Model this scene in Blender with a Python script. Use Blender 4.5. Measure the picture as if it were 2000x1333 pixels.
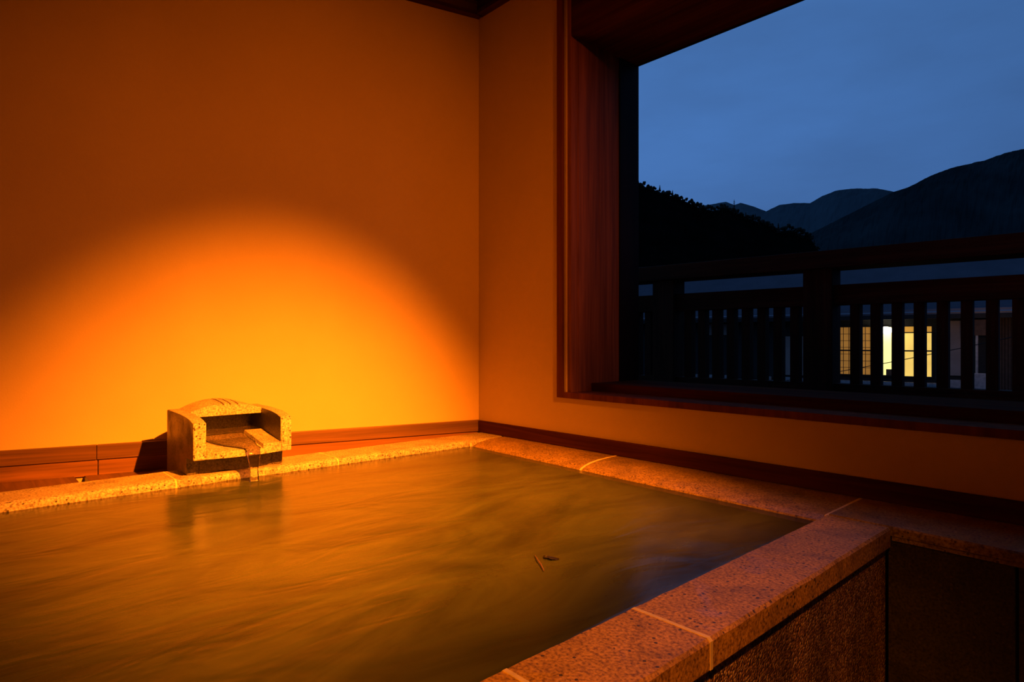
import bpy, bmesh, math, random
from mathutils import Vector, Matrix, noise
random.seed(7)
for o in list(bpy.data.objects): bpy.data.objects.remove(o)
S = bpy.context.scene
COL = S.collection

# ------------------------------------------------------------------ camera
F_PX = 1226.0
CAM = Vector((2.715, -2.177, 1.0))
cd = bpy.data.cameras.new('camera'); cam = bpy.data.objects.new('camera', cd); COL.objects.link(cam)
cd.sensor_fit = 'HORIZONTAL'; cd.sensor_width = 36; cd.lens = F_PX/2000*36
cd.clip_start = 0.02; cd.clip_end = 9000
cam.location = CAM; cam.rotation_euler = (math.pi/2, 0, math.atan2(.746, .666))
S.camera = cam

# ------------------------------------------------------------------ world (dusk sky with thin cloud)
W = bpy.data.worlds.new('dusk_sky'); S.world = W; W.use_nodes = True
nt = W.node_tree; nt.nodes.clear()
def N(t, ty, **k):
    n = t.nodes.new(ty)
    for a, b in k.items(): setattr(n, a, b)
    return n
wo = N(nt, 'ShaderNodeOutputWorld'); wb = N(nt, 'ShaderNodeBackground')
tc = N(nt, 'ShaderNodeTexCoord'); mp = N(nt, 'ShaderNodeMapping'); mp.inputs['Scale'].default_value = (1, 1, 3.2)
nz = N(nt, 'ShaderNodeTexNoise'); nz.inputs['Scale'].default_value = 2.6; nz.inputs['Detail'].default_value = 5; nz.inputs['Roughness'].default_value = .55
sx = N(nt, 'ShaderNodeSeparateXYZ')
r1 = N(nt, 'ShaderNodeValToRGB')       # brightness by height
r1.color_ramp.elements[0].position = 0.0; r1.color_ramp.elements[0].color = (.044, .116, .31, 1)
r1.color_ramp.elements[1].position = .6; r1.color_ramp.elements[1].color = (.056, .170, .46, 1)
r2 = N(nt, 'ShaderNodeValToRGB')
r2.color_ramp.elements[0].position = .34; r2.color_ramp.elements[0].color = (.92, .87, .85, 1)
r2.color_ramp.elements[1].position = .66; r2.color_ramp.elements[1].color = (1.08, 1.07, 1.06, 1)
mx = N(nt, 'ShaderNodeMix', data_type='RGBA', blend_type='MULTIPLY'); mx.inputs['Factor'].default_value = 1
L = nt.links.new
L(tc.outputs['Generated'], mp.inputs['Vector']); L(mp.outputs['Vector'], nz.inputs['Vector'])
L(tc.outputs['Generated'], sx.inputs[0]); L(sx.outputs['Z'], r1.inputs['Fac']); L(nz.outputs['Fac'], r2.inputs['Fac'])
L(r1.outputs['Color'], mx.inputs['A']); L(r2.outputs['Color'], mx.inputs['B'])
dp = N(nt, 'ShaderNodeVectorMath', operation='DOT_PRODUCT'); dp.inputs[1].default_value = (-.93, .37, 0)
L(tc.outputs['Generated'], dp.inputs[0])
r3 = N(nt, 'ShaderNodeMapRange'); r3.inputs['From Min'].default_value = -.35; r3.inputs['From Max'].default_value = .85
r3.inputs['To Min'].default_value = .42; r3.inputs['To Max'].default_value = 1.16; L(dp.outputs['Value'], r3.inputs['Value'])
m2 = N(nt, 'ShaderNodeVectorMath', operation='SCALE'); L(mx.outputs['Result'], m2.inputs[0]); L(r3.outputs['Result'], m2.inputs['Scale'])
L(m2.outputs['Vector'], wb.inputs['Color']); L(wb.outputs['Background'], wo.inputs['Surface'])
wb.inputs['Strength'].default_value = 1.0

# ------------------------------------------------------------------ lights of the room (orange spotlight across the bath, plus an added rear fill)
WARM = (1.0, .205, .0055)
def spot(name, loc, target, power, size, blend, radius, col=WARM):
    d = bpy.data.lights.new(name, 'SPOT'); d.energy = power; d.color = col
    d.spot_size = math.radians(size); d.spot_blend = blend; d.shadow_soft_size = radius
    o = bpy.data.objects.new(name, d); COL.objects.link(o); o.location = loc
    o.rotation_euler = (Vector(target)-Vector(loc)).to_track_quat('-Z', 'Y').to_euler()
    return o
LAMP = Vector((3.5, -1.05, 2.72))
def aim(az, el, d=3.0):
    az, el = math.radians(az), math.radians(el)
    return LAMP+Vector((-math.cos(az)*math.cos(el), -math.sin(az)*math.cos(el), math.sin(el)))*d
k = spot('ceiling_spotlight', LAMP, aim(1.3, -42.5), 3750, 55, 1.0, .020); k.scale = (.72, 1, 1)
spot('ceiling_spotlight_spill', LAMP, aim(-1.5, -21), 185, 58, 1.0, .03, (1, .18, .005))
spot('rear_rim_fill', (3.3, -3.3, 2.72), (1.95, -1.6, .5), 400, 40, 1.0, .04, (1, .24, .008))  # made-up fill brightening the near rim and the tub's outer face

S.view_settings.view_transform = 'Standard'; S.view_settings.look = 'None'
S.view_settings.gamma = 1; S.view_settings.use_curve_mapping = False
S.view_settings.exposure = 0.0

# ------------------------------------------------------------------ frames
U = Vector((.666, -.746)); V = Vector((.746, .666)); C0 = Vector((-.184, 3.475))
def room(X, Y):                       # camera-plan metres -> room metres
    d = Vector((X, Y))-C0
    return d.dot(U), d.dot(V)
def far(px, Y):                       # direction of a photograph column, at forward distance Y
    return room((px-1000)/F_PX*Y, Y)

# ------------------------------------------------------------------ materials
def mat(name):
    m = bpy.data.materials.new(name); m.use_nodes = True
    t = m.node_tree; b = t.nodes['Principled BSDF']
    return m, t, b
def coords(t, scale=(1, 1, 1)):
    tc = N(t, 'ShaderNodeTexCoord'); mp = N(t, 'ShaderNodeMapping'); mp.inputs['Scale'].default_value = scale
    t.links.new(tc.outputs['Object'], mp.inputs['Vector']); return mp.outputs['Vector']
def noi(t, vec, scale, detail=4, rough=.55, dist=0):
    n = N(t, 'ShaderNodeTexNoise'); n.inputs['Scale'].default_value = scale; n.inputs['Detail'].default_value = detail
    n.inputs['Roughness'].default_value = rough; n.inputs['Distortion'].default_value = dist
    t.links.new(vec, n.inputs['Vector']); return n.outputs['Fac']
def ramp(t, fac, stops):
    r = N(t, 'ShaderNodeValToRGB'); e = r.color_ramp.elements
    while len(e) < len(stops): e.new(.5)
    for i, (p, c) in enumerate(stops):
        e[i].position = p; e[i].color = (*c, 1) if len(c) == 3 else c
    t.links.new(fac, r.inputs['Fac']); return r.outputs['Color']
def mul(t, a, b, f=1.0):
    m = N(t, 'ShaderNodeMix', data_type='RGBA', blend_type='MULTIPLY'); m.inputs['Factor'].default_value = f
    t.links.new(a, m.inputs['A']); t.links.new(b, m.inputs['B']); return m.outputs['Result']
def bump(t, b, h, strength, dist=.01, prev=None):
    n = N(t, 'ShaderNodeBump'); n.inputs['Strength'].default_value = strength; n.inputs['Distance'].default_value = dist
    t.links.new(h, n.inputs['Height'])
    if prev: t.links.new(prev, n.inputs['Normal'])
    t.links.new(n.outputs['Normal'], b.inputs['Normal']); return n.outputs['Normal']

def plain(name, c, rough=.7, var=.25, scale=8):
    m, t, b = mat(name); v = coords(t)
    col = ramp(t, noi(t, v, scale), [(.3, tuple(x*(1-var) for x in c)), (.7, tuple(x*(1+var) for x in c))])
    t.links.new(col, b.inputs['Base Color']); b.inputs['Roughness'].default_value = rough
    return m
def wood(name, c, axis, rough=.5, grain=1.0, spec=.4):
    m, t, b = mat(name)
    sc = [42, 42, 42]; sc[axis] = 1.6
    v = coords(t, tuple(sc)); n1 = noi(t, v, 1.0, 5, .6, .8)
    sc2 = [7, 7, 7]; sc2[axis] = .5
    n2 = noi(t, coords(t, tuple(sc2)), 1.0, 3, .5, 1.2)
    d = tuple(x*(1-.45*grain) for x in c); l = tuple(x*(1+.35*grain) for x in c)
    col = mul(t, ramp(t, n1, [(.28, d), (.55, c), (.75, l)]), ramp(t, n2, [(.3, (.62,)*3), (.7, (1.15,)*3)]))
    t.links.new(col, b.inputs['Base Color']); b.inputs['Roughness'].default_value = rough
    b.inputs['Specular IOR Level'].default_value = spec
    bump(t, b, n1, .25, .002); return m
def granite(name, wet=False, tone=1.0, tint=(1, 1, 1)):
    m, t, b = mat(name); v = coords(t)
    big = ramp(t, noi(t, v, 9, 5, .65, .8), [(.32, (.58,)*3), (.5, (.92,)*3), (.68, (1.15,)*3)])
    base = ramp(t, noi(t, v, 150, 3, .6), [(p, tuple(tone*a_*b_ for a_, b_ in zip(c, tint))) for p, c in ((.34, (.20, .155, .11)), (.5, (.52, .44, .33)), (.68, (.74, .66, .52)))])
    vo = N(t, 'ShaderNodeTexVoronoi'); vo.inputs['Scale'].default_value = 85; vo.inputs['Randomness'].default_value = 1
    t.links.new(v, vo.inputs['Vector'])
    sp = N(t, 'ShaderNodeSeparateColor'); t.links.new(vo.outputs['Color'], sp.inputs[0])
    mk = N(t, 'ShaderNodeMath', operation='GREATER_THAN'); mk.inputs[1].default_value = .80; t.links.new(sp.outputs[0], mk.inputs[0])
    sz = N(t, 'ShaderNodeMath', operation='LESS_THAN'); sz.inputs[1].default_value = .27; t.links.new(vo.outputs['Distance'], sz.inputs[0])
    mm = N(t, 'ShaderNodeMath', operation='MULTIPLY'); t.links.new(mk.outputs[0], mm.inputs[0]); t.links.new(sz.outputs[0], mm.inputs[1])
    mi = N(t, 'ShaderNodeMix', data_type='RGBA'); t.links.new(mm.outputs[0], mi.inputs['Factor'])
    t.links.new(mul(t, base, big), mi.inputs['A']); mi.inputs['B'].default_value = (.08, .06, .05, 1)
    t.links.new(mi.outputs['Result'], b.inputs['Base Color'])
    if wet:
        rr = ramp(t, noi(t, v, 7, 3, .5, .6), [(.56, (.50,)*3), (.64, (.30,)*3)])
        t.links.new(rr, b.inputs['Roughness'])
    else:
        rr = ramp(t, noi(t, v, 9, 2), [(.4, (.55,)*3), (.6, (.34,)*3)]); t.links.new(rr, b.inputs['Roughness'])
    bump(t, b, noi(t, v, 180, 2), .35, .002)
    return m
def plaster(name):
    m, t, b = mat(name); v = coords(t)
    col = ramp(t, noi(t, v, 1.3, 4, .6), [(.3, (.66, .50, .27)), (.7, (.74, .57, .32))])
    t.links.new(col, b.inputs['Base Color']); b.inputs['Roughness'].default_value = .9
    b.inputs['Specular IOR Level'].default_value = .12
    n = bump(t, b, noi(t, v, 160, 3, .7), .35, .0025)
    bump(t, b, noi(t, v, 2.4, 2), .5, .012, n)
    return m
def aggregate(name):
    m, t, b = mat(name); v = coords(t)
    vo = N(t, 'ShaderNodeTexVoronoi'); vo.inputs['Scale'].default_value = 190; t.links.new(v, vo.inputs['Vector'])
    sp = N(t, 'ShaderNodeSeparateColor'); t.links.new(vo.outputs['Color'], sp.inputs[0])
    col = ramp(t, sp.outputs[0], [(0, (.10, .05, .03)), (.45, (.30, .16, .09)), (.8, (.50, .32, .20)), (1, (.72, .58, .46))])
    st = ramp(t, noi(t, coords(t, (1, 6, .8)), 1.5, 3), [(.35, (.45,)*3), (.62, (1.1,)*3)])
    t.links.new(mul(t, col, st), b.inputs['Base Color']); b.inputs['Roughness'].default_value = .45
    inv = N(t, 'ShaderNodeMath', operation='SUBTRACT'); inv.inputs[0].default_value = 1; t.links.new(vo.outputs['Distance'], inv.inputs[1])
    bump(t, b, inv.outputs[0], .9, .004); return m
def emis(name, c, s):
    m, t, b = mat(name); b.inputs['Base Color'].default_value = (*c, 1); b.inputs['Emission Color'].default_value = (*c, 1)
    b.inputs['Emission Strength'].default_value = s
    nzf = noi(t, coords(t), 1.2, 2); col = ramp(t, nzf, [(.3, tuple(x*.8 for x in c)), (.7, tuple(min(1, x*1.1) for x in c))])
    t.links.new(col, b.inputs['Emission Color']); return m

M = {}
M['plaster'] = plaster('earthen_plaster')
M['granite'] = granite('speckled_granite')
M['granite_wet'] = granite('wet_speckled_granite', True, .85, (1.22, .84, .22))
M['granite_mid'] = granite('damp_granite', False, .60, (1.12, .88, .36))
M['granite_shaded'] = granite('shaded_wet_granite', False, .22)  # wet stone; shade on spout foot, back and sides put into its tone
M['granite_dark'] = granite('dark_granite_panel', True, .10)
M['mortar'] = plain('pale_mortar', (.90, .74, .42), .5, .15, 40)
M['aggregate'] = aggregate('washed_aggregate')
M['wood_trim'] = wood('brown_cedar_x', (.19, .095, .045), 0, .45)
M['wood_trim_y'] = wood('brown_cedar_y', (.30, .15, .065), 1, .42)
M['wood_low'] = wood('reddish_cedar', (.27, .125, .045), 0, .45)
M['wood_deck'] = wood('damp_deck_cedar', (.20, .10, .045), 0, .35)
M['wood_dark_x'] = wood('dark_cedar_x', (.085, .024, .005), 0, .8, 1, .04)
M['wood_dark_z'] = wood('dark_cedar_z', (.32, .12, .03), 2, .6, 1, .12)
M['wood_black'] = wood('near_black_timber', (.012, .006, .004), 2, .6, 1, .1)
M['wood_casing'] = wood('casing_cedar', (.17, .055, .014), 2, .75, .6, .05)
M['wood_rail'] = wood('dark_railing_cedar', (.10, .036, .018), 0, .7, .8, .08)
M['wood_rail_z'] = wood('dark_railing_cedar_z', (.10, .036, .018), 2, .7, .8, .08)
M['ceiling'] = wood('dark_ceiling_board', (.03, .017, .01), 0, .7, 1, .1)
M['floor'] = plain('dark_slate', (.05, .045, .04), .5)
M['tub_in'] = plain('tub_lining', (.12, .11, .08), .6)

# ------------------------------------------------------------------ mesh helpers
def link(name, bm, m, parent=None, smooth=False):
    me = bpy.data.meshes.new(name); bmesh.ops.recalc_face_normals(bm, faces=bm.faces[:]); bm.to_mesh(me); bm.free()
    if m: me.materials.append(m)
    if smooth:
        for p in me.polygons: p.use_smooth = True
    o = bpy.data.objects.new(name, me); COL.objects.link(o)
    if parent: o.parent = parent
    return o
def box(bm, x0, x1, y0, y1, z0, z1, bev=0):
    r = bmesh.ops.create_cube(bm, size=1)
    bmesh.ops.scale(bm, verts=r['verts'], vec=(x1-x0, y1-y0, z1-z0))
    bmesh.ops.translate(bm, verts=r['verts'], vec=((x0+x1)/2, (y0+y1)/2, (z0+z1)/2))
    if bev:
        es = {e for v in r['verts'] for e in v.link_edges}
        bmesh.ops.bevel(bm, geom=list(es), offset=bev, segments=2, affect='EDGES', profile=.6)
def B(name, m, dims, parent=None, bev=0):
    bm = bmesh.new(); box(bm, *dims, bev=bev); return link(name, bm, m, parent)
def empty(name, loc=(0, 0, 0), rz=0):
    o = bpy.data.objects.new(name, None); o.empty_display_size = .1; COL.objects.link(o)
    o.location = loc; o.rotation_euler = (0, 0, rz); return o
def tag(o, label, cat, group=None, kind=None):
    o['label'] = label; o['category'] = cat
    if group: o['group'] = group
    if kind: o['kind'] = kind
    return o
def struct(o): o['kind'] = 'structure'; return o
def prism(name, m, poly, axis, a0, a1, parent=None, bev=0, smooth=False):
    """extrude a 2-D outline along x (0) or y (1) or z (2)"""
    bm = bmesh.new()
    def P(p, a): return (a, p[0], p[1]) if axis == 0 else (p[0], a, p[1]) if axis == 1 else (p[0], p[1], a)
    v0 = [bm.verts.new(P(p, a0)) for p in poly]; v1 = [bm.verts.new(P(p, a1)) for p in poly]
    f = [bm.faces.new(v0), bm.faces.new(v1)]
    n = len(poly)
    for i in range(n): bm.faces.new((v0[i], v0[(i+1) % n], v1[(i+1) % n], v1[i]))
    if bev: bmesh.ops.bevel(bm, geom=bm.edges[:], offset=bev, segments=2, affect='EDGES')
    return link(name, bm, m, parent, smooth)
def loft(name, m, A0, A1, B0, B1, prof, parent=None, jit=0, seg=.03):
    """stone whose section prof=[(t,z)] runs from line A (t=0) to line B (t=1), between ends 0 and 1"""
    bm = bmesh.new(); A0, A1, B0, B1 = map(Vector, (A0, A1, B0, B1))
    n = max(2, int((A1-A0).length/seg)); rings = []
    for i in range(n+1):
        s = i/n; a = A0.lerp(A1, s); b = B0.lerp(B1, s); ring = []
        for (t, z) in prof:
            p = a.lerp(b, t); x, y, zz = p.x, p.y, z
            if jit and z > .46:
                q = noise.noise_vector(Vector((x*34, y*34, z*50)))
                x += q.x*jit; y += q.y*jit; zz += q.z*jit*.6
            ring.append(bm.verts.new((x, y, zz)))
        rings.append(ring)
    k = len(prof)
    for i in range(n):
        for j in range(k): bm.faces.new((rings[i][j], rings[i][(j+1) % k], rings[i+1][(j+1) % k], rings[i+1][j]))
    bm.faces.new(rings[0]); bm.faces.new(rings[-1])
    return link(name, bm, m, parent)

# ------------------------------------------------------------------ room shell
LA = math.atan2(-.971, -.237)         # direction of the left wall from the corner
def lwall(name, m, t0, t1, o0, o1, z0, z1, parent=None, bev=0):
    """box laid along the left wall; t along it from the corner, o inwards"""
    bm = bmesh.new(); box(bm, t0, t1, o0, o1, z0, z1, bev)
    o = link(name, bm, m, parent); o.rotation_euler = (0, 0, LA); return o
CEIL = 2.86
struct(lwall('wall_left', M['plaster'], -.02, 4.9, -.15, 0, 0, CEIL))
bm = bmesh.new()
for d in ((0, .66, 0, .2, 0, CEIL), (.66, 3.44, 0, .2, 0, .75), (.66, 3.44, 0, .2, 2.70, CEIL), (3.44, 4.7, 0, .2, 0, CEIL)): box(bm, *d)
struct(link('wall_right', bm, M['plaster']))
struct(B('wall_back', M['wood_dark_z'], (-1.4, 4.9, -4.75, -4.6, 0, CEIL)))
struct(B('wall_near', M['wood_dark_z'], (4.7, 4.9, -4.6, .2, 0, CEIL)))
struct(B('floor', M['floor'], (-1.4, 4.9, -4.75, .2, -.1, 0)))
struct(B('ceiling', M['ceiling'], (-1.5, 4.95, -4.8, .3, CEIL, CEIL+.1)))
# cornices
tl = struct(empty('trim_1'))
lwall('cornice_board', M['wood_trim'], .0, 4.7, 0, .035, 2.800, CEIL, tl)
lwall('cornice_lip', M['wood_dark_x'], .0, 4.7, 0, .045, 2.781, 2.800, tl)
tr = struct(empty('trim_2'))
B('cornice_board', M['wood_dark_x'], (.03, 4.7, -.035, 0, 2.800, CEIL), tr)
B('cornice_lip', M['wood_dark_x'], (.03, 4.7, -.045, 0, 2.781, 2.800), tr)
# baseboards
bl = struct(empty('baseboard_left'))
for t0, t1 in ((.0, 1.769), (1.771, 3.4), (3.402, 4.7)):
    lwall('board', M['wood_trim'], t0, t1, 0, .022, .504, .565, bl, .002)
for t0, t1 in ((.0, 1.764), (1.768, 3.4), (3.402, 4.7)):
    o = lwall('lower_board', M['wood_low'], t0, t1, 0, .013, .435, .503, bl, .002)
br = struct(empty('baseboard_right'))
for x0, x1 in ((.022, 2.9), (2.902, 4.7)):
    B('board', M['wood_dark_x'], (x0, x1, -.020, 0, .501, .563), br, .002)  # darker cedar than the left board; dimness of grazing light put into the colour

# ------------------------------------------------------------------ the big window opening
w = struct(empty('window_1'))
B('casing', M['wood_casing'], (.613, .650, -.014, .02, .730, 2.78), w, .002)
B('casing', M['wood_casing'], (.650, 3.5, -.014, .02, .730, .757), w, .002)
B('jamb_stop', M['wood_dark_z'], (.650, .684, .012, .06, .757, 2.78), w)
for y0, y1 in ((.06, .21), (.212, .366)):
    B('jamb_board', M['wood_dark_z'], (.648, .687, y0, y1, .70, 2.46), w, .0015)
B('corner_post', M['wood_black'], (.64, .694, .367, .522, .60, 2.60), w, .002)
B('sill', M['wood_casing'], (.650, 3.46, .02, .152, .70, .757), w, .002)
B('raised_sill', M['wood_dark_x'], (.687, 3.42, .152, .522, .70, .795), w, .003)
B('head_board', M['wood_dark_x'], (.684, 3.44, .012, .05, 2.446, 2.78), w)
for y0, y1 in ((.05, .205), (.207, .36), (.362, .522)):
    B('soffit_board', M['wood_dark_x'], (.687, 3.44, y0, y1, 2.446, 2.50), w, .002)
B('outer_fascia', M['wood_black'], (.64, 3.5, .500, .522, 2.446, 2.80), w)
B('jamb_board', M['wood_dark_z'], (3.42, 3.46, .02, .522, .70, 2.46), w)
B('balcony_slab', M['floor'], (-.6, 5.2, .20, 2.1, .35, .52), w)
B('apron', M['wood_black'], (.64, 3.5, .45, .522, .52, .70), w)

# ------------------------------------------------------------------ bath tub
tub = tag(empty('bath_tub', (1.1, -1.6, 0)), 'square sunken bath rimmed with speckled granite blocks, filled to the brim', 'bathtub')
TO = Vector((1.1, -1.6))
def q(x, y): return (x-TO.x, y-TO.y, 0)
# near rim (towards the camera): inner line A, outer line B
def near_in(y): return 1.968+(-.294-y)*.0185
def near_out(y): return 2.136+(-.293-y)*.0170
pn = [(0, .40), (0, .494), (.03, .500), (.97, .500), (1, .494), (1, .449), (.99, .446), (.90, .446), (.90, .40)]
def nrim(y0, y1):
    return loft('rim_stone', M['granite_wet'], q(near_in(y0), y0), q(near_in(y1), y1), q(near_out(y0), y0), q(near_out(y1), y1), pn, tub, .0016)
def near_joint(y):
    pj = [(0-.002, .40), (-.004, .4955), (.03, .5012), (.97, .5012), (1.005, .4955), (1.006, .448), (.90, .445), (.90, .40)]
    return loft('mortar_joint', M['mortar'], q(near_in(y)+.0, y+.004), q(near_in(y), y-.004), q(near_out(y), y+.004), q(near_out(y), y-.004), pj, tub, 0)
ys = [-.298, -1.226, -1.550, -2.40, -3.30]
for a, b_ in zip(ys[:-1], ys[1:]):
    nrim(a-.004, b_+.004)
for y in ys[1:-1]: near_joint(y)
# rim along the window wall, with a rounded top
def win_in(x): return -.235-(x-.235)*.0345
def win_prof(d=0):
    return [(0-d, .40), (-d, .462+d), (.05, .474+d), (.16, .484+d), (.32, .492+d), (.5, .497+d), (.75, .4995+d), (1, .500+d), (1, .40)]
def wrim(x0, x1, m='granite_mid'):
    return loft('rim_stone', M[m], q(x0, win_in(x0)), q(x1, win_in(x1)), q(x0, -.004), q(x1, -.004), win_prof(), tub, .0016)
wrim(.236, .976); wrim(.984, 1.962)
def wjoint(x):
    loft('mortar_joint', M['mortar'], q(x-.004, win_in(x)), q(x+.004, win_in(x)), q(x-.004, -.022), q(x+.004, -.022), win_prof(.0016), tub, 0)
wjoint(.980)
# flat corner joint
pf = [(0, .40), (0, .4965), (1, .5012), (1, .40)]
loft('mortar_joint', M['mortar'], q(1.962, -.293), q(1.970, -.293), q(1.962, -.022), q(1.970, -.022), pf, tub)
# left rim, under the spout
pl = [(0, .40), (0, .488), (.05, .496), (.12, .500), (1, .500), (1, .40)]
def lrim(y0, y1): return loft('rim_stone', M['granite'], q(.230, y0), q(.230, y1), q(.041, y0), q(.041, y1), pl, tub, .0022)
lys = [-.004, -.95, -1.575, -2.45, -3.30]
bm = bmesh.new()
for a, b_ in zip(lys[:-1], lys[1:]): lrim(a-.003, b_+.003)
for y in lys[1:-1]:
    loft('mortar_joint', M['mortar'], q(.231, y+.003), q(.231, y-.003), q(.041, y+.003), q(.041, y-.003), [(p, z+.0006) for p, z in pl], tub)
B('mortar_joint', M['mortar'], (.229-TO.x, .2385-TO.x, -.245-TO.y, -.236-TO.y, .40, .4885), tub, .0015)
# tub body below: washed aggregate outside, dark lining inside
def slab(name, m, poly, z0, z1):
    return prism(name, m, [(p[0]-TO.x, p[1]-TO.y) for p in poly], 2, z0, z1, tub)
slab('outer_wall', M['aggregate'], [(near_out(-.30)-.014, -.298), (near_out(-3.3)-.014, -3.3), (near_out(-3.3)-.14, -3.3), (near_out(-.30)-.14, -.298)], 0, .446)
slab('inner_lining', M['tub_in'], [(near_in(-.30)+.01, -.298), (near_in(-3.3)+.01, -3.3), (near_in(-3.3)+.03, -3.3), (near_in(-.30)+.03, -.298)], 0, .446)
slab('inner_lining', M['tub_in'], [(.06, -.24), (1.96, -.30), (1.96, -.02), (.06, -.02)], 0, .40)
slab('inner_lining', M['tub_in'], [(.06, -3.28), (.22, -3.28), (.22, -.24), (.06, -.24)], 0, .40)
slab('tub_bottom', M['tub_in'], [(.06, -3.28), (1.99, -3.28), (1.97, -.30), (.06, -.24)], .0, .04)
slab('inner_lining', M['tub_in'], [(.06, -3.42), (2.18, -3.42), (2.18, -3.30), (.06, -3.30)], 0, .47)

# bath water: murky and softly rippled
m, t, b = mat('murky_bath_water'); v = coords(t)
cl = ramp(t, noi(t, coords(t, (2.4, 1.0, 1)), 1.6, 5, .62, 1.2), [(.30, (.024, .031, .009)), (.72, (.080, .098, .026))])
t.links.new(cl, b.inputs['Base Color']); b.inputs['Roughness'].default_value = .22; b.inputs['Specular IOR Level'].default_value = .42; b.inputs['IOR'].default_value = 1.35
h1 = noi(t, coords(t, (2.2, 1, 1)), 3.2, 2, .5, 1.2)
n1 = bump(t, b, h1, .17, .02)
h2 = noi(t, coords(t, (3.2, 1.2, 1)), 14.0, 2, .5, .6)
bump(t, b, h2, .10, .004, n1)
M['water'] = m
def water_grid():
    bm = bmesh.new(); nx, ny = 40, 64; vs = []
    for j in range(ny+1):
        y0 = -3.29
        row = []
        for i in range(nx+1):
            s = i/nx
            yt = win_in(.235+s*1.73)
            y = y0+(yt-y0)*j/ny
            x = .230+(near_in(y)-.230)*s
            r = math.hypot(x-.31, y+1.335)
            z = .472+.0035*math.exp(-r*7)*math.cos(r*60)
            row.append(bm.verts.new((x, y, z)))
        vs.append(row)
    for j in range(ny):
        for i in range(nx): bm.faces.new((vs[j][i], vs[j][i+1], vs[j+1][i+1], vs[j+1][i]))
    r = bmesh.ops.extrude_face_region(bm, geom=bm.faces[:])
    bmesh.ops.translate(bm, verts=[g for g in r['geom'] if isinstance(g, bmesh.types.BMVert)], vec=(0, 0, -.06))
    return bm
tag(link('bath_water', water_grid(), M['water'], None, True), 'murky greenish brown hot spring water filling the granite bath', 'water')

# floating twig and leaf
lf = tag(empty('floating_leaf', (1.645, -1.095, .473), .5), 'small dark leaf with a pale stalk floating in the bath water', 'leaf')
M['leaf'] = plain('wet_brown_leaf', (.015, .012, .005), .6); M['stalk'] = plain('pale_stalk', (.16, .09, .05), .6)
bm = bmesh.new(); pts = []
for i in range(9):
    s = i/8; wd = .012*math.sin(math.pi*s)**.8*(1 if i not in (3, 6) else .7)
    pts.append((bm.verts.new((-.02+.04*s, -wd, .002+.003*math.sin(s*4))), bm.verts.new((-.02+.04*s, 0, .0008)), bm.verts.new((-.02+.04*s, wd, .003+.002*math.cos(s*5)))))
for a, b_ in zip(pts[:-1], pts[1:]):
    bm.faces.new((a[0], b_[0], b_[1], a[1])); bm.faces.new((a[1], b_[1], b_[2], a[2]))
bmesh.ops.remove_doubles(bm, verts=bm.verts[:], dist=1e-5); bmesh.ops.solidify(bm, geom=bm.faces[:], thickness=.0012)
link('blade', bm, M['leaf'], lf)
def tube(bm, pts, r, seg=6):
    rings = []
    for i, p in enumerate(pts):
        d = (Vector(pts[min(i+1, len(pts)-1)])-Vector(pts[max(i-1, 0)])).normalized()
        a = d.orthogonal().normalized(); c = d.cross(a); rr = r[i] if isinstance(r, (list, tuple)) else r
        rings.append([bm.verts.new(Vector(p)+(a*math.cos(k*2*math.pi/seg)+c*math.sin(k*2*math.pi/seg))*rr) for k in range(seg)])
    for a, c in zip(rings[:-1], rings[1:]):
        for k in range(seg): bm.faces.new((a[k], a[(k+1) % seg], c[(k+1) % seg], c[k]))
    bm.faces.new(rings[0]); bm.faces.new(rings[-1])
inv = Matrix.Rotation(-.5, 4, 'Z')
bm = bmesh.new(); tube(bm, [inv @ (Vector(p)-Vector((1.645, -1.095, 0))) for p in ((1.607, -1.112, .002), (1.635, -1.131, .004), (1.665, -1.148, .003), (1.694, -1.168, .002))], [.0010, .0014, .0016, .0012])
link('stalk', bm, M['stalk'], lf)

# small pin on the left wall
bm = bmesh.new(); tube(bm, [(0.9455, -.002, 2.091), (.9455, .004, 2.091), (.9455, .006, 2.091)], [.0022, .0022, .0012], 8)
o = link('wall_pin', bm, M['mortar']); o.rotation_euler = (0, 0, LA); tag(o, 'tiny pale pin head in the bare plaster of the glowing left wall', 'pin')

# ------------------------------------------------------------------ stone spout on the left rim
SO = Vector((.08, -1.35, 0))
sp = tag(empty('water_spout', SO), 'boxy speckled stone spout with an arched grooved lid, standing on the bath rim', 'water spout')
Y0, Y1, TH = -1.528, -1.168, .043
def sy(y): return y-SO.y
def sxx(p): return [(a-SO.x, z) for a, z in p]
side = [(-.105, .446), (.036, .446), (.036, .502), (.176, .502), (.176, .567), (.268, .567), (.268, .701), (.225, .7095), (.17, .7165), (.09, .7205), (0, .722), (-.105, .723)]
for y0, y1 in ((Y0, Y0+TH), (Y1-TH, Y1)):
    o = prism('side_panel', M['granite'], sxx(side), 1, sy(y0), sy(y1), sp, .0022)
    o.data.materials.append(M['granite_shaded'])
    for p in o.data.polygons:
        if abs(p.normal.y) > .9 or (p.normal.x > .5 and p.center.z < .56): p.material_index = 1
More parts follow.
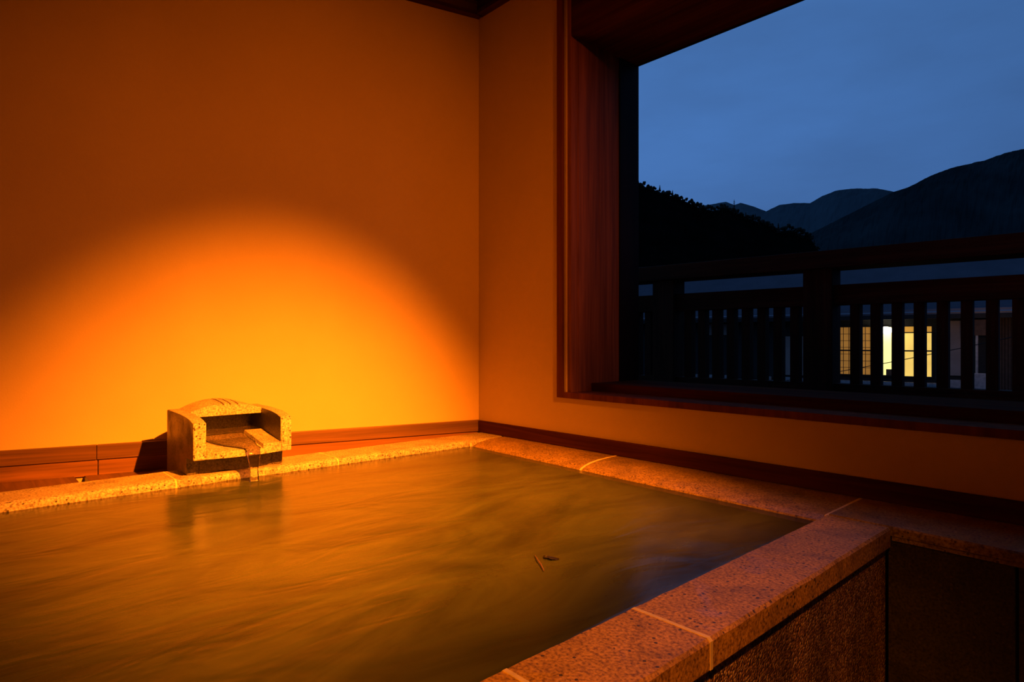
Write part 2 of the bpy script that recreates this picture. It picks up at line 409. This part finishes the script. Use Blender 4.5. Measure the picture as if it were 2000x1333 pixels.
# arched lid with three grooves cut from back to front
a, b_ = Y0+TH, Y1-TH
top = []
def zt(y): s = (y-(a+b_)/2)/((b_-a)/2); return .722+.036*(1-s*s)
G = [-1.363, -1.337, -1.307]
yy = a
ysl = sorted([a+(b_-a)*i/22 for i in range(23)]+[g+d for g in G for d in (-.0034, .0034)])
for y in ysl:
    inside = [g for g in G if abs(y-g) < .00339]
    if inside: continue
    gg = [g for g in G if abs(abs(y-g)-.0034) < 1e-6]
    if gg and y < gg[0]: top += [(y, zt(y)), (y+.0006, zt(y)-.008)]
    elif gg: top += [(y-.0006, zt(y)-.008), (y, zt(y))]
    else: top.append((y, zt(y)))
poly = [(y-SO.y, z) for y, z in top]+[(b_-SO.y, .701), (a-SO.y, .701)]
bm = bmesh.new(); rings = []
for xs, f in ((-.105, 1.0), (-.03, .98), (.03, .84), (.060, .70)):
    rings.append([bm.verts.new((xs-SO.x, y, z if z <= .7215 else .722+(z-.722)*f)) for y, z in poly])
n = len(poly)
for r0, r1_ in zip(rings[:-1], rings[1:]):
    for i in range(n): bm.faces.new((r0[i], r0[(i+1) % n], r1_[(i+1) % n], r1_[i]))
bm.faces.new(rings[0]); bm.faces.new(rings[-1])
link('arched_lid', bm, M['granite'], sp)
B('back_panel', M['granite_shaded'], (-.103-SO.x, -.068-SO.x, sy(a), sy(b_), .446, .7005), sp)
B('foot_block', M['granite_shaded'], (.045-SO.x, .176-SO.x, sy(a+.001), sy(b_-.001), .5005, .567), sp, .002)
B('foot_block', M['granite_shaded'], (-.066-SO.x, .034-SO.x, sy(a+.001), sy(b_-.001), .446, .567), sp, .002)
# basin: sloping lip with a channel, bulging towards the water
bm = bmesh.new(); nx, ny = 16, 24; grid = []
cols = sorted([a+(b_-a)*i/ny for i in range(ny+1)]+[-1.2875, -1.2835, -1.4640, -1.4600])
def bulge(y): s = (y-(a+b_)/2)/((b_-a)/2); return .020*(1-s*s)
def zf(x, y):
    chan = -1.462 < y < -1.2855
    if x < .07: return .612
    z = .603+(.27-x)*.165
    if chan: z -= .0125
    return z
xs = [-.066, .06, .0695, .0705, .10, .14, .18, .22, .25, .264, .268]
for x in xs:
    row = []
    for y in cols:
        xx = x+(bulge(y)*(x-.07)/.2 if x > .07 else 0)
        z = zf(x, y)-(.0025 if x == .268 else 0)
        row.append(bm.verts.new((xx-SO.x, y-SO.y, z)))
    grid.append(row)
bot = [[bm.verts.new((v_.co.x, v_.co.y, .5675)) for v_ in (r[0], r[-1])] for r in (grid[0], grid[-1])]
for r0, r1_ in zip(grid[:-1], grid[1:]):
    for i in range(len(cols)-1): bm.faces.new((r0[i], r0[i+1], r1_[i+1], r1_[i]))
fb = [bm.verts.new((v_.co.x, v_.co.y, .5675)) for v_ in grid[-1]]
bb = [bm.verts.new((v_.co.x, v_.co.y, .5675)) for v_ in grid[0]]
for i in range(len(cols)-1):
    bm.faces.new((grid[-1][i], grid[-1][i+1], fb[i+1], fb[i])); bm.faces.new((grid[0][i], grid[0][i+1], bb[i+1], bb[i])); bm.faces.new((fb[i], fb[i+1], bb[i+1], bb[i]))
for r, k in ((0, 0), (0, -1)):
    vs = [row[k] for row in grid]; bm.faces.new(vs+[fb[k], bb[k]])
for bv in [v_ for r in bot for v_ in r]: bm.verts.remove(bv)
link('basin_lip', bm, M['granite'], sp)

# clear running water
m, t, b = mat('clear_running_water'); b.inputs['Base Color'].default_value = (1, .98, .95, 1); b.inputs['Roughness'].default_value = .05
b.inputs['IOR'].default_value = 1.33; b.inputs['Transmission Weight'].default_value = 1
bump(t, b, noi(t, coords(t, (1, 1, .25)), 90, 3), .5, .004); M['clear'] = m
bm = bmesh.new(); box(bm, -.065, .069, a+.001, b_-.001, .6125, .6335)
tag(link('basin_water', bm, M['clear']), 'still water pooled in the dark hollow of the stone spout', 'water')
# stream: film over the channel, then a falling ribbon that narrows
bm = bmesh.new(); path = [(.0705, .6278, .085), (.14, .616, .083), (.20, .606, .07), (.25, .5985, .045), (.284, .5935, .032), (.295, .588, .029), (.300, .572, .025), (.303, .545, .020), (.305, .515, .017), (.306, .478, .017), (.306, .468, .018)]
rings = []
for i, (x, z, hw) in enumerate(path):
    cy = -1.372+(.045 if i > 3 else .045*max(0, i-1)/3); ring = []
    fall = max(0, min(1, (i-4)/2)); th = .0018*(1-fall)+.0055*fall
    for k in range(12):
        an = k*math.pi/6; wob = 1+.12*math.sin(i*2.1+k)
        if fall: ring.append(bm.verts.new((x+math.sin(an)*th*wob, cy+math.cos(an)*hw*wob, z)))
        else: ring.append(bm.verts.new((x, cy+math.cos(an)*hw, z+math.sin(an)*th)))
    rings.append(ring)
for r0, r1_ in zip(rings[:-1], rings[1:]):
    for k in range(12): bm.faces.new((r0[k], r0[(k+1) % 12], r1_[(k+1) % 12], r1_[k]))
bm.faces.new(rings[0]); bm.faces.new(rings[-1])
tag(link('water_stream', bm, M['clear'], None, True), 'thin clear stream of water falling from the lip of the stone spout', 'water')

# duckboard in the gap between left rim and left wall
dk = tag(empty('duckboard', (-.2, -2, .43)), 'damp wooden boards laid in the gap between bath rim and left wall', 'boards')
def wallx(y): return -.237/.971*-y*1.0
for y0, y1, mm_ in ((-4.4, -1.80, 'wood_deck'), (-1.765, -1.10, 'wood_deck'), (-1.095, -.5, 'wood_deck')):
    prism('board', M[mm_], [(wallx(y0)+.018+.2, y0+2), (.039+.2, y0+2), (.039+.2, y1+2), (wallx(y1)+.018+.2, y1+2)], 2, -.02, .010 if y1 > -1.2 or y0 < -4 else .004, dk)
struct(B('trim_3', M['floor'], (-1.3, .036, -4.5, -.06, 0, .408)))

# ------------------------------------------------------------------ stone ledge that carries on under the window to the right
lg = tag(empty('stone_ledge', (3.4, -.15, 0)), 'granite ledge under the window right of the bath, with dark stone panels below', 'ledge')
LO = Vector((3.4, -.15))
def ll(x): return -.293-(x-2.13)*.012
xsl = [1.972, 2.98, 3.8, 4.69]
for x0, x1 in zip(xsl[:-1], xsl[1:]):
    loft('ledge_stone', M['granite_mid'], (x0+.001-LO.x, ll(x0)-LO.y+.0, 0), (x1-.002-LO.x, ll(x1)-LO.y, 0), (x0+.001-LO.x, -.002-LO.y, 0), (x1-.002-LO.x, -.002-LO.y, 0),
         [(0, .476), (0, .496), (.015, .5005), (1, .5005), (1, .476)], lg, .0008)
B('moulding', M['granite_mid'], (2.135-LO.x, 4.69-LO.x, -.290-LO.y, -.05-LO.y, .462, .4755), lg, .002)
for x0, x1 in ((2.125, 2.398), (2.404, 3.1), (3.106, 3.9), (3.906, 4.69)):
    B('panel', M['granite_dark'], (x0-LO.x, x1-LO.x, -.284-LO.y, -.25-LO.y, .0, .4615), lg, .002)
B('backing', M['floor'], (2.14-LO.x, 4.69-LO.x, -.249-LO.y, -.06-LO.y, 0, .46), lg)

# ------------------------------------------------------------------ ceiling spotlight (just outside the frame)
M['black_metal'] = plain('black_lamp_metal', (.015, .014, .013), .5)
lp = tag(empty('ceiling_spotlight', LAMP), 'black cylindrical spotlight hanging from the ceiling, pointed at the spout', 'lamp')
bk = (Vector(LAMP)-Vector(aim(.5, -34.5))).normalized()
bm = bmesh.new(); tube(bm, [bk*.035, bk*.04, bk*.13, bk*.135], [.030, .045, .045, .03], 20); link('can', bm, M['black_metal'], lp)
bm = bmesh.new(); vis = []
for d in (.16, .164):
    for k in range(9):
        az = -70+140*k/8
        for el in (-48, -84):
            vis.append(bm.verts.new(Vector(aim(az, el, d))-LAMP))
for k in range(8):
    i = k*2; q_ = lambda j: vis[j]
    bm.faces.new((vis[i], vis[i+1], vis[i+3], vis[i+2])); bm.faces.new((vis[18+i], vis[18+i+1], vis[18+i+3], vis[18+i+2]))
    bm.faces.new((vis[i], vis[i+2], vis[18+i+2], vis[18+i])); bm.faces.new((vis[i+1], vis[i+3], vis[18+i+3], vis[18+i+1]))
link('beam_cutoff_plate', bm, M['black_metal'], lp)  # unseen plate added to keep the beam off the near rim
bm = bmesh.new(); tube(bm, [bk*.09, (bk*.09).xy.to_3d()+Vector((0, 0, CEIL-LAMP.z))], .008, 8); link('stem', bm, M['black_metal'], lp)

# ------------------------------------------------------------------ balcony railing outside
RS, RN = Vector((.727, -.686)), Vector((.686, .727)); RB = Vector((1.608, 3.47))
rx, ry = room(*RB)
rl = tag(empty('balcony_railing', (rx, ry, 0), math.atan2(RS.dot(V), RS.dot(U))), 'dark timber balcony railing outside the window, square posts and close upright balusters', 'railing')
B('top_rail', M['wood_rail'], (-3.2, 3.2, -.035, .185, 1.392, 1.486), rl, .004)
B('middle_rail', M['wood_rail'], (-3.2, 3.2, .03, .12, 1.194, 1.303), rl, .003)
B('bottom_rail', M['wood_rail'], (-3.2, 3.2, .03, .12, .66, .770), rl, .003)
for s in (-2.829, -1.886, -.943, 0, 1.005, 2.01):
    B('post', M['wood_rail_z'], (s, s+.15, 0, .15, .50, 1.40), rl, .003)
bal = B('baluster', M['wood_rail_z'], (0, .047, 0, .058, .769, 1.195), rl)
def bcopy(s):
    o = bal.copy(); COL.objects.link(o); o.parent = rl; o.location = (s, .046, 0)
bal.location = (-.085, .046, 0)
for i in range(1, 8): bcopy(-.085-i*.0935)
for i in range(8): bcopy(.225+i*.097); bcopy(1.24+i*.097); bcopy(-1.03-i*.0935); bcopy(-1.97-i*.0935)

# ------------------------------------------------------------------ house across the way
hx, hy = room(16, 28)
HS, HN = Vector((.811, -.585)), Vector((.585, .811))
hs = tag(empty('neighbouring_house', (hx, hy, 1.0), math.atan2(HS.dot(V), HS.dot(U))), 'long dark house beyond the railing with a ribbed bluish roof and yellow lit windows', 'house')
M['roof'] = plain('blue_grey_roof_metal', (.27, .255, .29), .55, .1, 1)
M['roof_course'] = plain('roof_course_metal', (.19, .18, .21), .6, .1, 1)
M['hwall'] = plain('dark_house_wall', (.02, .017, .015), .8)
M['hpale'] = plain('pale_house_plaster', (.40, .30, .26), .8, .2, .8)
M['hbrown'] = plain('brown_house_board', (.10, .05, .03), .8)
M['hwhite'] = plain('pale_deck_edge', (.42, .38, .38), .7)
M['frame'] = plain('black_window_frame', (.01, .008, .006), .7)
poly = [(0, -6), (9.8, -6), (9.8, 1.0), (5, 4.1), (0, 1.0)]
prism('walls', M['hwall'], poly, 0, -13, 8, hs)
def roofside(n0, z0, n1, z1, th=.14):
    d = Vector((n1-n0, z1-z0)).normalized(); p = Vector((-d.y, d.x))*(th if n1 > n0 else -th)
    return prism('roof_slope', M['roof'], [(n0, z0), (n1, z1), (n1+p.x, z1+p.y), (n0+p.x, z0+p.y)], 0, -14, 9, hs), d, p
f, d, p = roofside(-.8, 1.06, 5, 4.20); roofside(10.6, 1.06, 5, 4.20)
bm = bmesh.new()
for k in range(30):
    a0 = Vector((-.8, 1.06))+d*(.1+k*.215)+p; c = a0+d*.09+p*.30
    box(bm, -14, 9, a0.x, c.x, a0.y-.02, c.y+.02)
o = link('roof_course', bm, M['roof_course'], hs); o['kind'] = 'stuff'
B('eave_board', M['hwall'], (-14, 9, -.86, -.70, .92, 1.10), hs)
def lit(name, s0, s1, z0, z1, col, st, nx_, nz_, parent_label=None):
    fr = bmesh.new(); t_ = .05; box(fr, s0-t_, s1+t_, -.10, .02, z0-t_, z0); box(fr, s0-t_, s1+t_, -.10, .02, z1, z1+t_)
    box(fr, s0-t_, s0, -.10, .02, z0, z1); box(fr, s1, s1+t_, -.10, .02, z0, z1)
    fo = link('window', fr, M['frame'], hs)
    B('pane', emis(name, col, st), (s0, s1, -.03, -.01, z0, z1), fo)
    gr = bmesh.new(); any_ = False
    for i in range(1, nx_): x = s0+(s1-s0)*i/nx_; box(gr, x-.012, x+.012, -.05, -.031, z0, z1); any_ = True
    for i in range(1, nz_): z = z0+(z1-z0)*i/nz_; box(gr, s0, s1, -.05, -.031, z-.010, z+.010); any_ = True
    if any_: link('lattice', gr, M['hbrown'], fo)
    else: gr.free()
    return fo
lit('shoji_glow', -1.30, .02, -1.50, .62, (.60, .26, .045), .42, 6, 7)
f1 = lit('bright_room', .12, .88, -1.50, .60, (1.0, .86, .30), 1.25, 1, 1)
B('cupboard', M['hbrown'], (.60, .82, -.09, -.035, -1.50, -1.24), f1)
f2 = lit('room_wall', .96, 2.26, -1.52, .34, (1.0, .62, .13), .95, 1, 1)
B('transom_pane', emis('transom_glow', (.75, .36, .05), .6), (.96, 2.26, -.03, -.01, .34, .62), f2)
B('sash_bar', M['frame'], (.90, 2.32, -.12, -.035, -.455, -.395), f2)
B('sash_bar', M['frame'], (-1.36, .06, -.14, -.055, -.455, -.395), hs)
bm = bmesh.new(); bmesh.ops.create_uvsphere(bm, u_segments=20, v_segments=10, radius=.30); bmesh.ops.scale(bm, verts=bm.verts[:], vec=(1, 1, .5))
bmesh.ops.translate(bm, verts=bm.verts[:], vec=(.60, -.36, .47)); lamp = link('porch_lamp', bm, emis('lamp_glow', (1, .93, .72), 8), hs, True)
B('lamp_bracket', M['frame'], (.56, .64, -.36, 0, .62, .66), lamp)
B('veranda_edge', M['hwhite'], (-1.6, 2.45, -.9, -.82, -1.98, -1.74), hs)
B('veranda_floor', M['hwall'], (-1.6, 2.45, -.82, 0, -2.05, -1.80), hs)
B('plaster_panel', M['hpale'], (2.58, 3.30, -.10, 0, -1.44, .84), hs)
B('plinth', M['hwhite'], (2.50, 3.34, -.30, 0, -2.10, -1.62), hs)
B('handrail', M['frame'], (2.4, 4.4, -1.2, -1.16, -1.53, -1.47), hs)
bf = [(4.40, 5.6)]
for i in range(12):
    x = 4.42+i*.10
    B('wall_board', M['hbrown'], (x, x+.082, -.09-.012*(i % 2), 0, -2.2, .98+.06*(i % 3)), hs)
for s0, s1, z0, z1 in ((-3.80, -3.28, -1.62, .22), (-3.0, -2.66, -1.62, .22), (-6.6, -6.1, .3, .85), (-7.5, -7.1, .3, .9)):
    B('plaster_panel', M['hpale'], (s0, s1, -.08, 0, z0, z1), hs)
for i in range(9):
    B('foundation_stone', M['hwhite'], (-10+i*.9, -9.6+i*.9, -.2, 0, -1.92, -1.72), hs)
pd = bpy.data.lights.new('yard_fill_light', 'POINT'); pd.energy = 14; pd.color = (1, .55, .28); pd.shadow_soft_size = .1  # unseen point light added to warm the house boards and plaster
po = bpy.data.objects.new('yard_fill_light', pd); COL.objects.link(po); po.parent = hs; po.location = (4.15, -2.6, .4)
# sign on a pole, block wall, cable, in front of the house
px_, py_ = room(15.25, 25.2)
sg = tag(empty('sign_post', (px_-.25, py_, -1.2), .2), 'brown board on a thin pale pole in front of the neighbouring house', 'sign')
bm = bmesh.new(); tube(bm, [(.62, 0, -3), (.62, 0, 1.76)], .045, 8)
sgx, sgy = far(1908, 25.2); sg.location = (sgx, sgy, 0); sg.rotation_euler = (0, 0, .22)
bm.free(); bm = bmesh.new(); tube(bm, [(0, 0, -4.8), (0, 0, 1.3)], .045, 8); link('pole', bm, M['hwhite'], sg)
B('board', M['hbrown'], (-.32, .36, -.05, .05, 1.22, 1.86), sg, .01)
bx, by = far(1908, 24.6)
o = B('block_wall', M['hwhite'], (-.36, .36, -.1, .1, -1.0, 0), None, .02); o.location = (bx, by, -.27+.0); o.rotation_euler = (0, 0, .22)
tag(o, 'low pale block wall at the foot of the sign pole beyond the railing', 'wall')
o.scale = (1, 1, 1)
def cable(x0, y0, x1, y1, D0, D1, label):
    p0 = (*far(x0, D0), 1+(666.5-y0)/F_PX*D0); p1 = (*far(x1, D1), 1+(666.5-y1)/F_PX*D1)
    bm = bmesh.new(); tube(bm, [tuple(p0[k]+(p1[k]-p0[k])*s/8-(.25*math.sin(math.pi*s/8) if k == 2 else 0) for k in range(3)) for s in range(9)], .014, 5)
    tag(link('overhead_cable', bm, M['frame']), label, 'cable')
cable(1300, 780, 2300, 585, 25, 20, 'thin black cable sloping up across the yellow lit windows beyond the railing')

# ------------------------------------------------------------------ hills
HILLS = 1
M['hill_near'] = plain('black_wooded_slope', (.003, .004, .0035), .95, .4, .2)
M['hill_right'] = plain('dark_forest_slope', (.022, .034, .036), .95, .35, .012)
M['hill_mid'] = plain('hazy_mountain', (.07, .10, .115), .95, .12, .004)  # aerial haze put into the bluish slope colour
M['hill_far'] = plain('distant_mountain', (.09, .125, .14), .95, .1, .004)  # distance haze put into the base colour, paler still
M['tree'] = plain('dark_foliage', (.012, .018, .010), .9)
def ground_z(D): return -6
def hill(name, sil, D, m, label, rough, base=-12, depth=.45, seed=0, step=4):
    xs_ = []; x = sil[0][0]
    while x <= sil[-1][0]: xs_.append(x); x += step
    bm = bmesh.new(); rows = []
    prof = [(-depth, 0), (-depth*.80, .20), (-depth*.60, .40), (-depth*.40, .60), (-depth*.20, .80), (-depth*.07, .93), (0, 1), (.06, .97), (.2, .8), (.4, .45), (.6, 0)]
    fine = []
    for (d0, h0), (d1, h1_) in zip(prof[:-1], prof[1:]):
        for q_ in range(4): fine.append((d0+(d1-d0)*q_/4, h0+(h1_-h0)*q_/4, h0 == 1 and q_ == 0))
    fine.append((prof[-1][0], prof[-1][1], False))
    for x in xs_:
        for (ax, ay), (bx_, by_) in zip(sil[:-1], sil[1:]):
            if ax <= x <= bx_: y = ay+(by_-ay)*(x-ax)/(bx_-ax); break
        top_ = 1+(666.5-y)/F_PX*D; row = []
        for k, (dd, hh, crest) in enumerate(fine):
            DD = D*(1+dd+.02*noise.noise(Vector((x*.008, seed, dd*5))))
            X, Y = far(x, DD); z = base+(top_-base)*hh
            nn = noise.fractal(Vector((x*.06+seed, hh*24, seed)), .7, 2.0, 6)
            z += nn*rough*(.5 if crest else 1.3)*(1 if 0 < hh else 0)
            row.append(bm.verts.new((X, Y, z)))
        rows.append(row)
    for r0, r1_ in zip(rows[:-1], rows[1:]):
        for i in range(len(fine)-1): bm.faces.new((r0[i], r0[i+1], r1_[i+1], r1_[i]))
    m.node_tree.nodes['Principled BSDF'].inputs['Specular IOR Level'].default_value = 0
    o = link(name, bm, m); tag(o, label, 'mountain'); return o
near = [(900, 300), (1100, 330), (1200, 345), (1248, 361), (1268, 369), (1289, 378), (1308, 384), (1342, 396), (1365, 406), (1392, 412), (1418, 409), (1437, 417), (1468, 430), (1502, 442), (1521, 452), (1544, 447), (1563, 457), (1582, 463), (1593, 480), (1599, 490), (1640, 520), (1700, 560), (1800, 600)]
farl = [(1150, 470), (1300, 435), (1369, 403), (1392, 398), (1418, 393), (1434, 399), (1447, 395), (1472, 403), (1496, 413), (1530, 430), (1620, 470), (1750, 520)]
mid = [(1350, 480), (1440, 440), (1496, 413), (1521, 402), (1552, 398), (1582, 398), (1605, 384), (1631, 373), (1662, 368), (1711, 367), (1745, 374), (1800, 400), (1900, 450), (2000, 500)]
right = [(1470, 520), (1540, 483), (1586, 457), (1620, 438), (1658, 417), (1696, 398), (1745, 375), (1772, 367), (1821, 343), (1867, 326), (1924, 312), (1962, 299), (2000, 291), (2100, 262), (2300, 225), (2600, 215), (3000, 260)]
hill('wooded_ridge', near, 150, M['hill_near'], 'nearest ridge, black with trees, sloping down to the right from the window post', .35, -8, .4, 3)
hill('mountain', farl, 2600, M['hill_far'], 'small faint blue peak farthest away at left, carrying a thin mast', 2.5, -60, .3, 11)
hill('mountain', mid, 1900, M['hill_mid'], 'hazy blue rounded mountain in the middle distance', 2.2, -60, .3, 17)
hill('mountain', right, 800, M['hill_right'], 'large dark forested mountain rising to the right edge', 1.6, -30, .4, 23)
# mast on the far peak
fx, fy = far(1434, 2600); zb = 1+(666.5-402)/F_PX*2600
bm = bmesh.new(); tube(bm, [(0, 0, -10), (0, 0, 26)], [2.0, .7], 6); box(bm, -5, 5, -.6, .6, 10, 11.5); box(bm, -3.5, 3.5, -.6, .6, 17, 18.5)
o = link('radio_mast', bm, M['hill_near']); o.location = (fx, fy, zb); tag(o, 'thin mast on the top of the faint far peak', 'mast')
# trees along the near ridge
def tree_mesh(kind, sd):
    rnd = random.Random(sd); bm = bmesh.new(); tube(bm, [(0, 0, -1), (0, 0, 1.6)], [.16, .10], 5)
    if kind == 'round':
        for k in range(7):
            r = bmesh.ops.create_icosphere(bm, subdivisions=1, radius=rnd.uniform(.5, .85))
            bmesh.ops.translate(bm, verts=r['verts'], vec=(rnd.uniform(-.7, .7), rnd.uniform(-.7, .7), 1.2+rnd.uniform(-.4, .9)))
    else:
        for k in range(5):
            r = bmesh.ops.create_cone(bm, segments=8, radius1=.8-.13*k, radius2=.05, depth=.9, cap_ends=True)
            bmesh.ops.translate(bm, verts=r['verts'], vec=(0, 0, .8+k*.5))
    for v_ in bm.verts: v_.co += noise.noise_vector(v_.co*2.3+Vector((sd, 0, 0)))*.16
    me = bpy.data.meshes.new('tree'); bm.to_mesh(me); bm.free(); me.materials.append(M['tree']); return me
protos = [tree_mesh('round', 1), tree_mesh('round', 5), tree_mesh('round', 9), tree_mesh('cone', 3)]
rnd = random.Random(5); x = 1236
while x < 1600:
    for (ax, ay), (bx_, by_) in zip(near[:-1], near[1:]):
        if ax <= x <= bx_: y = ay+(by_-ay)*(x-ax)/(bx_-ax); break
    D = 150*rnd.uniform(.975, 1.0); X, Y = far(x, D)
    k = 3 if rnd.random() < .14 else rnd.randrange(3)
    o = bpy.data.objects.new('tree', protos[k]); COL.objects.link(o)
    sc = rnd.uniform(.32, .62)*(1.15 if k == 3 else 1)
    o.location = (X, Y, 1+(666.5-y-1.5)/F_PX*150-.9*sc); o.scale = (sc, sc, sc*rnd.uniform(.85, 1.2)); o.rotation_euler = (0, 0, rnd.uniform(0, 6))
    if k == 3: tag(o, 'pointed conifer standing above the round trees on the near ridge crest', 'tree', 'pointed conifers on the near ridge')
    else: tag(o, 'small round black tree on the crest of the nearest wooded ridge', 'tree', 'trees along the crest of the near ridge')
    x += rnd.uniform(3.5, 7)
gx, gy = far(1500, 900)
g = bmesh.new(); box(g, -3500, 3500, -3500, 3500, -14, -12); o = link('ground', g, M['hill_near']); struct(o)
g = bmesh.new(); box(g, -60, 90, 3, 110, -7, -5.0); o = link('yard_ground', g, M['hill_near']); struct(o)
